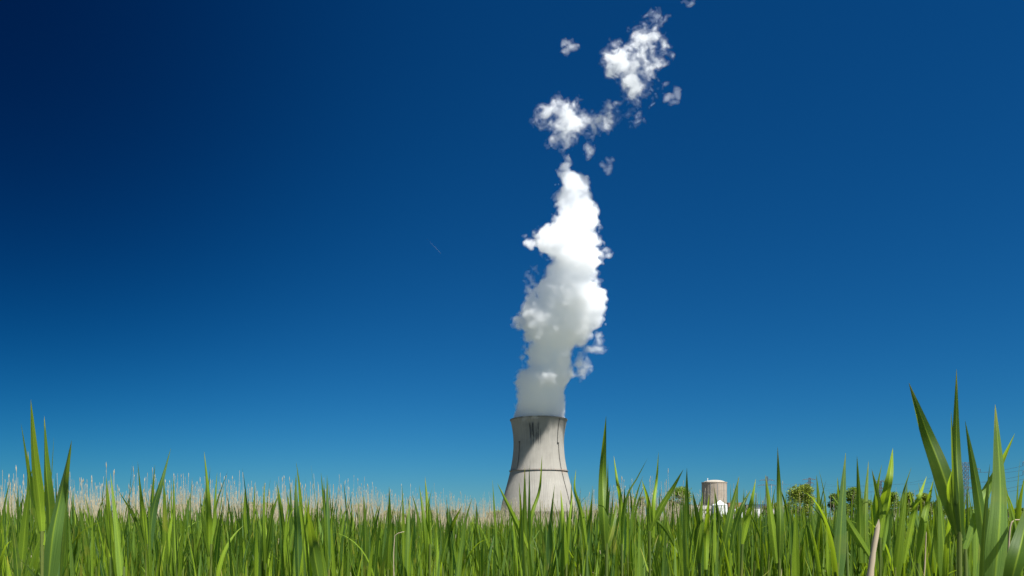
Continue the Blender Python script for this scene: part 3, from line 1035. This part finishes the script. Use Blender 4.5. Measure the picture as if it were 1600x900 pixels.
fg = np.random.default_rng(3)
N_IND = 262
made = 0
ys = np.sort(np.sqrt(fg.uniform(1.45 ** 2, 3.05 ** 2, N_IND)))
for y in ys:
    px = fg.uniform(-40, 1640)
    x = (px - 800) / F * y
    lm, sm, zmax = protos[int(fg.integers(NPROTO))]
    T = tip_height(y, fg, px)
    if y < 2.0:
        T -= .05
    sc = T / zmax
    o = empty('green_reed', (x, y, 0), fg.uniform(0, 6.283))
    o.scale = (sc, sc, sc)
    high = T > HC + .005
    zn = zone(px)
    tag(o, ('green reed with its tip above the skyline, near rows %s' if high else 'green reed ending below the skyline, near rows %s') % zn, 'reed',
        ('tall green reeds ' if high else 'short green reeds ') + zn)
    for me in lm:
        c = bpy.data.objects.new('leaf', me)
        link(c, o)
    link(bpy.data.objects.new('stem', sm), o)
    made += 1


def field(name, n, y0, y1, S_, nl, label, rg, hfun, wscale=1.0, pxr=(-120, 1720), keep=None):
    y = np.sqrt(rg.uniform(y0 ** 2, y1 ** 2, n))
    px = rg.uniform(*pxr, n)
    if keep is not None:
        k_ = keep(px, y, rg)
        y, px = y[k_], px[k_]
    n = len(y)
    pos = np.stack([(px - 800) / F * y, y, np.zeros(n)], 1)
    tip = np.array([hfun(a, rg, c) for a, c in zip(y, px)])
    H = np.maximum(.25, (tip - .22) / .86)
    prm, top, tt = plant_blades(pos, H, nl, rg, S_, wscale)
    parts = [blades(*prm, S_=S_)]
    v, q, u, t = merge(parts)
    o = link(bpy.data.objects.new(name, np_mesh(name, v, q, M['leaf'], u, t)))
    tag(o, label, 'reeds', kind='stuff')
    v, q, u, t = stems(pos, top, np.full(n, .0045), np.full(n, .003), tt, 2, 4)
    link(bpy.data.objects.new('stems', np_mesh('stems', v, q, M['stem'], u, t)), o)
    o.children[0]['kind'] = 'stuff'
    return o


field('green_reeds', 6200, 2.7, 8.5, 7, 6, 'dense mass of green reeds behind the front rows', np.random.default_rng(11), tip_height)


def far_height(y, rg, px):
    return HC - .10 - .004 * y + rg.normal(0, .10) - (.12 if 560 < px < 900 else 0)


field('far_green_reeds', 6500, 8.5, 26, 5, 5, 'farther low green reeds thinning out toward the dry reed bank', np.random.default_rng(12), far_height, 1.25,
      keep=lambda px, y, rg: rg.random(len(px)) < np.where(px > 1080, 1.0, .75))
field('distant_green_reeds', 4200, 26, 60, 4, 4, 'distant green reeds on the right in front of the plant and trees', np.random.default_rng(13),
      lambda y, rg, px: HC - .12 + rg.normal(0, .16), 1.7, pxr=(1060, 1720))


# ------------------------------------------------------------------ dry reeds
def dry_arrays(pos, H, rg, lod=1):
    N = len(pos)
    lean = rg.normal(0, .035, (N, 2)) * H[:, None]
    top = pos + np.stack([lean[:, 0], lean[:, 1], H], 1)
    tint = rg.random(N) * .999
    bow = np.stack([rg.normal(0, .03, N), rg.normal(0, .03, N), np.zeros(N)], 1)
    parts = [stems(pos, top, np.full(N, .0085), np.full(N, .0050), tint, 4, 4, bow)]
    # the seed head: a ragged spindle nodding a little to one side
    hl = rg.uniform(.14, .30, N)
    keep = rg.random(N) < .72
    d = np.stack([rg.normal(.02, .07, N), rg.normal(0, .06, N), np.ones(N)], 1)
    s = np.array((0, .25, .55, .8, 1.0))
    rad = np.array((.15, .8, 1.0, .6, .08))[None] * rg.uniform(.006, .0145, N)[:, None] * rg.uniform(.7, 1.25, (N, 5))
    p = top[keep][:, None] + d[keep][:, None] * hl[keep][:, None, None] * (s[None, :, None] - .1)
    g = np.arange(5) * 2 * np.pi / 5
    ring = np.stack([np.cos(g), np.sin(g), np.zeros(5)], 1)
    v = p[:, :, None] + rad[keep][:, :, None, None] * ring[None, None] * rg.uniform(.6, 1.4, (keep.sum(), 5, 5, 1))
    i, j = np.meshgrid(np.arange(4), np.arange(5), indexing='ij')
    j2 = (j + 1) % 5
    q = np.stack([i * 5 + j, i * 5 + j2, (i + 1) * 5 + j2, (i + 1) * 5 + j], -1).reshape(-1, 4)
    K = keep.sum()
    q = (q[None] + (np.arange(K) * 25)[:, None, None]).reshape(-1, 4)
    parts.append((v.reshape(-1, 3), q, np.zeros((K * 25, 2)), np.repeat(tint[keep], 25)))
    # dead blades still hanging on
    nb = 1
    f = rg.uniform(.2, .62, (N, nb))
    bpos = (pos[:, None] * (1 - f[..., None]) + top[:, None] * f[..., None]).reshape(-1, 3)
    n2 = N * nb
    parts.append(blades(bpos, rg.uniform(0, 6.283, n2), rg.uniform(.1, .5, n2), rg.uniform(.0, 1.4, n2), rg.uniform(.2, .42, n2), rg.uniform(.010, .022, n2), rg.normal(0, .6, n2), np.repeat(tint, nb), 4))
    return merge(parts)


BANK_X = np.array((-100, 0, 120, 300, 420, 520, 620, 700, 780, 860, 905, 960, 1060, 1100, 1200, 1300, 1420, 1500, 1560, 1640))
BANK_Y = np.array((26, 26, 27, 28, 29, 31, 38, 44, 52, 52, 46, 32, 31, 34, 42, 36, 34, 40, 60, 60))
BANK_D = np.array((1, 1, 1, 1, 1, 1, .85, .9, .9, .9, .8, .85, .75, .28, .10, .06, .05, .04, .03, .02))


def bank(n, depth, rg):
    px = rg.uniform(-100, 1640, n)
    k_ = rg.random(n) < np.interp(px, BANK_X, BANK_D)
    px = px[k_]
    y = np.interp(px, BANK_X, BANK_Y) + rg.random(len(px)) ** 1.3 * depth
    pos = np.stack([(px - 800) / F * y, y, np.zeros(len(px))], 1)
    H = np.where(rg.random(len(px)) < .26, rg.normal(2.3, .22, len(px)), rg.normal(1.68, .2, len(px)))
    clump = np.sin(pos[:, 0] * 1.3) * .5 + np.sin(pos[:, 0] * 3.1 + 1) * .5
    H += clump * .14
    return px, pos, H


drg = np.random.default_rng(31)
px, pos, H = bank(9500, 16, drg)
v, q, u, t = dry_arrays(pos, H, drg)
o = link(bpy.data.objects.new('dry_reed_bank', np_mesh('dry_reed_bank', v, q, M['dry'], u, t)))
tag(o, 'bank of pale dry reeds massed behind the green ones', 'dry reeds', kind='stuff')
# low dry litter that fills the foot of the bank
lrg = np.random.default_rng(33)
px, pos, H = bank(8500, 22, lrg)
v, q, u, t = dry_arrays(pos, H * lrg.uniform(.35, .62, len(H)), lrg)
o = link(bpy.data.objects.new('dry_reed_litter', np_mesh('dry_reed_litter', v, q, M['dry'], u, t)))
tag(o, 'broken lower dry stalks filling the foot of the dry reed bank', 'dry reeds', kind='stuff')

# the tallest dry stalks one by one
irg = np.random.default_rng(37)
dproto = []
for i in range(10):
    v, q, u, t = dry_arrays(np.zeros((1, 3)), np.array([2.6]), irg)
    dproto.append(np_mesh('dry_reed', v, q, M['dry'], u, t))
cnt = 0
while cnt < 285:
    px = irg.uniform(0, 1600)
    if irg.random() > np.interp(px, BANK_X, BANK_D) * .95 + .03:
        continue
    y = np.interp(px, BANK_X, BANK_Y) - irg.uniform(.0, 4.0)
    h = np.clip(irg.normal(2.42, .25), 1.95, 3.0)
    o = link(bpy.data.objects.new('dry_reed', dproto[int(irg.integers(10))]))
    o.location = ((px - 800) / F * y, y, 0)
    o.rotation_euler = (0, 0, irg.uniform(0, 6.283))
    o.scale = (1, 1, h / 2.6)
    zn = zone(px)
    tag(o, 'pale dry reed stalk taller than the bank behind, ' + zn, 'dry reed', 'tall dry reed stalks ' + zn)
    cnt += 1


# dead stems of last year between the green ones
trg = np.random.default_rng(41)
n = 750
y = np.sqrt(trg.uniform(2.6 ** 2, 11 ** 2, n))
pos = np.stack([(trg.uniform(-60, 1660, n) - 800) / F * y, y, np.zeros(n)], 1)
top = pos + np.stack([trg.normal(0, .10, n), trg.normal(0, .10, n), trg.uniform(.55, 1.05, n)], 1)
v, q, u, t = merge([stems(pos, top, np.full(n, .0040), np.full(n, .0026), trg.random(n) * .999, 4, 5, trg.normal(0, .02, (n, 3))),
                    blades(pos + (top - pos) * trg.uniform(.3, .9, (n, 1)), trg.uniform(0, 6.283, n), trg.uniform(.3, 1.2, n), trg.uniform(.3, 2.2, n), trg.uniform(.12, .3, n), trg.uniform(.006, .014, n), trg.normal(0, .8, n), trg.random(n) * .999, 6)])
o = link(bpy.data.objects.new('dry_stubble', np_mesh('dry_stubble', v, q, M['dry'], u, t)))
tag(o, 'thin dead stems scattered between the green reeds', 'dry stems', kind='stuff')


# broken dry stalks among the green
def dead_stalk(pts, y, wpx, label):
    p = spline([at(a, c, y) for a, c in pts], 14)
    foot = np.array((p[0][0], p[0][1], 0))
    p = np.concatenate([[foot], p[1:]]) if p[0][2] > 0 else p
    m = MB()
    r0 = wpx / F * y / 2
    rad = np.linspace(r0, r0 * .6, len(p)) * (1 + .07 * np.sin(np.arange(len(p)) * 2.3))
    rad[len(p) // 2] *= 1.18
    m.tube(p - foot, rad, 10, caps=False)
    m.v[-1][-10:] += (p[-1] - p[-2]) / np.linalg.norm(p[-1] - p[-2]) * (np.array([.2, .9, 2.6, 1.4, .1, .6, 1.9, 3.4, 1.1, .3]) * r0 * .8)[:, None]
    o = m.build('broken_reed_stalk', M['drypale'], None, True)
    o.location = foot
    return tag(o, label, 'dry stalk', 'broken dry stalks among the green reeds')


dead_stalk([(1352, 990), (1357, 925), (1364, 865), (1371, 826)], .95, 12, 'thick pale broken stalk close to the camera, below the forked reed')
dead_stalk([(1442, 930), (1445, 880), (1447, 833)], 1.9, 2.8, 'thin pale broken stalk right of the thick one')
dead_stalk([(616, 920), (615, 870), (617, 838), (620, 834), (630, 831)], 1.9, 1.6, 'dry stalk bent over at its top, left of the paired dark spears')
dead_stalk([(1575, 870), (1580, 818), (1597, 812)], 2.6, 3, 'pale stalk bent sideways near the right edge')


# ------------------------------------------------------------------ steam
def lattice_noise(shape, wl, rg):
    """smooth value noise of wavelength wl (in cells) on a 3-D grid"""
    def mat(n, w):
        c = np.arange(n) / w + 1e-6
        i = np.floor(c).astype(int)
        f = c - i
        Wt = np.zeros((n, int(i.max()) + 4))
        a = np.arange(n)
        # cubic B-spline weights
        Wt[a, i] += (1 - f) ** 3 / 6
        Wt[a, i + 1] += (3 * f ** 3 - 6 * f ** 2 + 4) / 6
        Wt[a, i + 2] += (-3 * f ** 3 + 3 * f ** 2 + 3 * f + 1) / 6
        Wt[a, i + 3] += f ** 3 / 6
        return Wt
    A, B, C = (mat(n, w) for n, w in zip(shape, wl))
    L = rg.normal(size=(A.shape[1], B.shape[1], C.shape[1]))
    x = np.tensordot(A, L, (1, 0))
    x = np.tensordot(x, B, (1, 1)).transpose(0, 2, 1)
    x = np.tensordot(x, C, (2, 1))
    return (x / x.std()).astype(np.float32)


def surface_nets(f):
    """closed quad surface of f < 0 (grid must be positive on its border); returns verts in index space, quads"""
    neg = f < 0
    nx, ny, nz = f.shape
    off = [(0, 0, 0), (1, 0, 0), (0, 1, 0), (1, 1, 0), (0, 0, 1), (1, 0, 1), (0, 1, 1), (1, 1, 1)]
    cnt_ = sum(neg[o[0]:nx - 1 + o[0], o[1]:ny - 1 + o[1], o[2]:nz - 1 + o[2]].astype(np.int8) for o in off)
    cells = np.argwhere((cnt_ > 0) & (cnt_ < 8))
    idx = -np.ones(cnt_.shape, np.int64)
    idx[tuple(cells.T)] = np.arange(len(cells))
    acc = np.zeros((len(cells), 3))
    num = np.zeros(len(cells))
    edges = [(a, c) for a in range(8) for c in range(a + 1, 8) if bin(a ^ c).count('1') == 1]
    O8 = np.array([(k_ & 1, k_ >> 1 & 1, k_ >> 2 & 1) for k_ in range(8)])
    vals = [f[tuple((cells + o).T)] for o in O8]
    for a, c in edges:
        m_ = (vals[a] < 0) != (vals[c] < 0)
        t = vals[a][m_] / (vals[a][m_] - vals[c][m_])
        acc[m_] += O8[a] + t[:, None] * (O8[c] - O8[a])
        num[m_] += 1
    verts = cells + acc / num[:, None]
    quads = []
    for ax in range(3):
        u_, v_ = (ax + 1) % 3, (ax + 2) % 3
        sl0 = [slice(1, -1)] * 3
        sl0[ax] = slice(0, -1)
        sl1 = list(sl0)
        sl1[ax] = slice(1, None)
        s0, s1 = neg[tuple(sl0)], neg[tuple(sl1)]
        e = np.argwhere(s0 != s1)
        flip = s0[tuple(e.T)]
        e = e + np.array([0 if k_ == ax else 1 for k_ in range(3)])
        du, dv = np.eye(3, dtype=int)[u_], np.eye(3, dtype=int)[v_]
        q_ = np.stack([idx[tuple((e - du - dv).T)], idx[tuple((e - dv).T)], idx[tuple(e.T)], idx[tuple((e - du).T)]], 1)
        q_[~flip] = q_[~flip][:, ::-1]
        quads.append(q_)
    return verts, np.concatenate(quads)


def drift(py):
    """metres the steam has drifted toward the photographer by the row it has risen to: fast at first, then nearly upright"""
    up = 651 - np.asarray(py, float)
    return TD / F * (np.minimum(up, 100) * .66 + np.maximum(up - 100, 0) * .22)


class Cloud:
    """a grid in (column, row, depth) around a cloud; its surfaces become closed volumes"""

    def __init__(self, px, py, depth, step):
        self.px, self.py, self.t = (np.arange(a, c, step) for a, c in (px, py, depth))
        self.step = step
        self.X, self.Y, self.T = np.meshgrid(self.px, self.py, self.t, indexing='ij')
        self.X, self.Y, self.T = (a.astype(np.float32) for a in (self.X, self.Y, self.T))

    def noise(self, wl, rg, warp=0.0):
        n = lattice_noise(self.X.shape, [wl / self.step] * 3, rg)
        if warp:                                   # drag the pattern about so that it tears into wisps
            ix = []
            for ax, m_ in enumerate(self.X.shape):
                w = lattice_noise(self.X.shape, [wl * 1.9 / self.step] * 3, rg) * warp / self.step
                sh = [1, 1, 1]
                sh[ax] = m_
                ix.append(np.clip(np.rint(np.arange(m_).reshape(sh) + w), 0, m_ - 1).astype(int))
            n = n[tuple(ix)]
        return n

    def surface(self, f, name, mat, parent=None, smooth=True):
        f = f.copy()
        for ax in range(3):
            sl_ = [slice(None)] * 3
            for e in (0, -1):
                sl_[ax] = e
                f[tuple(sl_)] = np.maximum(f[tuple(sl_)], .5)
        v, q = surface_nets(f)
        px = self.px[0] + v[:, 0] * self.step
        py = self.py[0] + v[:, 1] * self.step
        t = self.t[0] + v[:, 2] * self.step
        yc = TD - drift(py)
        y = yc + t * yc / F
        w = np.stack([(px - 800) / F * y, y, HC + (HORIZON - py) / F * y], 1)
        o_ = bpy.data.objects.new(name, np_mesh(name, w, q, mat, smooth=smooth))
        return link(o_, parent)


PL = np.array([  # row, left, right
    (672, 805, 878), (660, 804, 879), (652, 803, 882.5), (646, 803, 883), (640, 806, 883), (620, 808, 884), (605, 808, 886), (596, 803, 894), (586, 806, 902), (580, 812, 900), (575, 818, 896),
    (562, 815, 893), (550, 816, 892), (537, 822, 906), (525, 816, 917), (512, 808, 928), (498, 808, 930), (490, 811, 930), (480, 824, 938), (470, 830, 943), (457, 833, 946), (447, 834, 938),
    (440, 840, 935), (432, 847, 933), (420, 855, 936), (410, 856, 946), (400, 848, 951), (390, 833, 949), (380, 818, 945), (370, 819, 938), (362, 826, 936), (355, 833, 936), (345, 858, 934),
    (335, 864, 932), (325, 867, 930), (310, 863, 923), (300, 866, 919), (290, 866, 917), (282, 868, 917), (275, 868, 915), (268, 869, 902), (262, 870, 894), (255, 876, 893), (249, 885, 891), (243, 887, 889), (238, 887.6, 888.4)])
PL = PL[PL[:, 0].argsort()]
srg = np.random.default_rng(101)
C = Cloud((782, 972), (214, 672), (-74, 74), 1.25)
row = C.Y + srg.normal() * 0
lft, rgt = np.interp(C.Y, PL[:, 0], PL[:, 1]), np.interp(C.Y, PL[:, 0], PL[:, 2])
n1, n2, n3, n4, n5 = C.noise(52, srg), C.noise(26, srg, 6), C.noise(13, srg, 3), C.noise(6.5, srg, 1.5), C.noise(3.4, srg)
grow = np.clip((655 - C.Y) / 90, .12, 1)
ccx, hw = (lft + rgt) / 2, (rgt - lft) / 2
hw = hw * (1 - .09 * np.clip((470 - C.Y) / 60, 0, 1))
hd = np.clip(hw * 1.12, 5, 54)
tcn = 10 * np.sin(C.Y / 38.0) * grow
qd = np.sqrt(((C.X - ccx) / hw) ** 2 + ((C.T - tcn) / hd) ** 2)
base = (qd - 1) * np.minimum(hw, hd)
base = base + np.maximum(247 - C.Y, 0) * .9
bill = 3.6 * n1 * grow + 6.0 * (np.abs(n2) - .8) * grow + 5.2 * (np.abs(n3) - .8) * np.clip(grow, .3, 1) + 4.0 * (np.abs(n4) - .8) * np.clip(grow, .35, 1) + 2.0 * n5 * np.clip(grow, .4, 1)
edge = np.maximum(base - 5, 0) * .8
bill = bill * np.clip(hw / 22, .4, 1)
for (x, y, rx, ry) in ((836, 416, 19, 13), (936, 368, 13, 12), (812, 470, 15, 16), (950, 425, 15, 10), (920, 575, 14, 24), (853, 300, 10, 30), (803, 545, 9, 16), (945, 505, 12, 15)):
    base = np.maximum(base, 9 * (1 - np.sqrt(((C.X - x) / rx) ** 2 + ((C.Y - y) / ry) ** 2 + (C.T / 60) ** 2)))
edge = np.maximum(base - 5, 0) * .8
core = base - bill + .6 * grow + edge
plume = tag(empty('steam_plume', (0, 0, 0)), 'tall white billowing steam column rising from the mouth of the cooling tower', 'steam plume')
C.surface(core, 'dense_steam', steam_material('dense_steam', .06), plume)
C.surface(base + edge - bill * 1.2 - .9 * np.abs(n5) * grow - 3.6 * grow, 'thin_steam', steam_material('thin_steam', .026), plume)
C.surface(base + edge * 1.2 - bill * 1.35 - 2.6 * n4 * grow - 5.2 * grow, 'faint_steam', steam_material('faint_steam', .011), plume)


def puff(ell, px, py, depth, amp, label, dens, seed, step=1.0, name='steam_cloud'):
    """torn-off scrap of steam: a few soft ellipses broken up by noise"""
    rg = np.random.default_rng(seed)
    c = Cloud(px, py, depth, step)
    f = np.full(c.X.shape, 9.0, np.float32)
    for (x, y, rx, ry, rot) in ell:
        a = R(rot)
        dx, dy = c.X - x, c.Y - y
        u_ = (dx * math.cos(a) + dy * math.sin(a)) / rx
        v_ = (-dx * math.sin(a) + dy * math.cos(a)) / ry
        w_ = c.T / min(max(rx, ry) * .6, max(abs(depth[0]) - 5, 4))
        f = np.minimum(f, np.sqrt(u_ ** 2 + v_ ** 2 + w_ ** 2) - 1)
    f = f * 11
    nn = [c.noise(24, rg, 8), c.noise(12, rg, 8), c.noise(6, rg, 4), c.noise(3.2, rg, 2)]
    fb = amp * (3.0 * nn[0] + 3.6 * nn[1] + 3.4 * nn[2] + 2.4 * nn[3]) - np.maximum(f - 5, 0) * .7
    g_ = f - fb
    o_ = tag(empty(name), label, 'cloud', 'torn scraps of steam above the plume')
    for i, (lv, dn) in enumerate(dens):
        c.surface(g_ + lv + 2.2, ('thin_steam', 'middling_steam', 'dense_steam')[i], steam_material('scrap_steam', dn), o_)
    return o_


DN = ((-4.0, .006), (1.0, .022), (5.5, .075))
puff([(1006, 95, 23, 44, 10), (1022, 54, 12, 22, 10), (970, 92, 15, 20, -20), (992, 135, 17, 28, 12), (998, 164, 12, 22, 8), (956, 110, 9, 10, 0)], (915, 1085), (10, 204), (-34, 34), 1.0,
     'largest torn steam cloud, high above the plume and leaning right', DN, 201)
puff([(905, 188, 40, 15, -14), (938, 184, 26, 15, -30), (952, 172, 13, 11, -40), (878, 202, 20, 22, 20), (862, 170, 24, 10, -25), (888, 175, 22, 26, 10), (846, 196, 12, 9, 0)], (824, 976), (136, 262), (-26, 26), 1.0,
     'ragged sideways steam scrap between the plume top and largest torn cloud', ((-3, .007), (2.5, .022), (7.5, .06)), 202)
puff([(893, 74, 16, 12, 0), (888, 84, 8, 12, 0)], (868, 920), (52, 108), (-16, 16), .8, 'small lone steam tuft left of the largest torn cloud', ((2, .012), (5.5, .03), (10, .05)), 203)
puff([(1046, 152, 9, 5, -20), (1058, 145, 6, 7, 0), (1038, 133, 4, 9, 10), (1052, 160, 6, 4, 0)], (1022, 1084), (106, 180), (-16, 16), 1.1, 'faint steam wisp right of the largest torn cloud', ((2, .006), (5, .01), (10, .015)), 204)
puff([(919, 232, 12, 18, 10)], (898, 942), (206, 262), (-14, 14), .9, 'small steam wisp right above the plume top', ((1, .012), (6, .03), (11, .04)), 205)
puff([(945, 266, 9, 17, -20), (950, 250, 7, 6, 0)], (926, 968), (238, 296), (-12, 12), 1.0, 'faint broken steam wisp right of the plume top', ((3, .01), (8, .018), (12, .02)), 206)
puff([(884, 232, 8, 18, 0), (870, 222, 7, 8, 0)], (856, 904), (204, 262), (-12, 12), 1.0, 'thin steam thread right over the plume tip', ((2, .012), (7, .025), (11, .03)), 207)
puff([(1070, 3, 14, 8, 10)], (1044, 1096), (-16, 24), (-12, 12), .9, 'steam wisp touching the top edge of the picture', ((2, .012), (7, .025), (11, .03)), 208)
puff([(928, 546, 16, 8, -15), (934, 534, 10, 12, 0), (918, 565, 8, 15, 20), (908, 580, 8, 12, 0), (904, 565, 9, 18, 10)], (892, 956), (510, 606), (-14, 14), 1.0, 'curl of thin steam breaking off the right side of the plume', ((0, .014), (5, .03), (10, .05)), 209)
puff([(838, 432, 12, 16, 30), (828, 460, 8, 10, 0), (850, 420, 8, 14, 0)], (812, 866), (402, 484), (-14, 14), 1.1, 'thin shreds of steam in the notch on the left side of the plume', ((2, .012), (7, .03), (11, .04)), 210)

# a far aeroplane's short trail
m = MB()
ty = 26000.0
p0, p1 = at(666, 372, ty), at(691, 398, ty - 300)
tt_ = np.linspace(0, 1, 9)
m.tube(p0[None] * (1 - tt_[:, None]) + p1[None] * tt_[:, None], [6, 8, 10, 12, 14, 16, 17, 15, 5], 8)
tag(m.build('contrail', steam_material('trail_ice', .002), None, True), 'short faint aeroplane trail in the blue sky left of the plume', 'contrail')
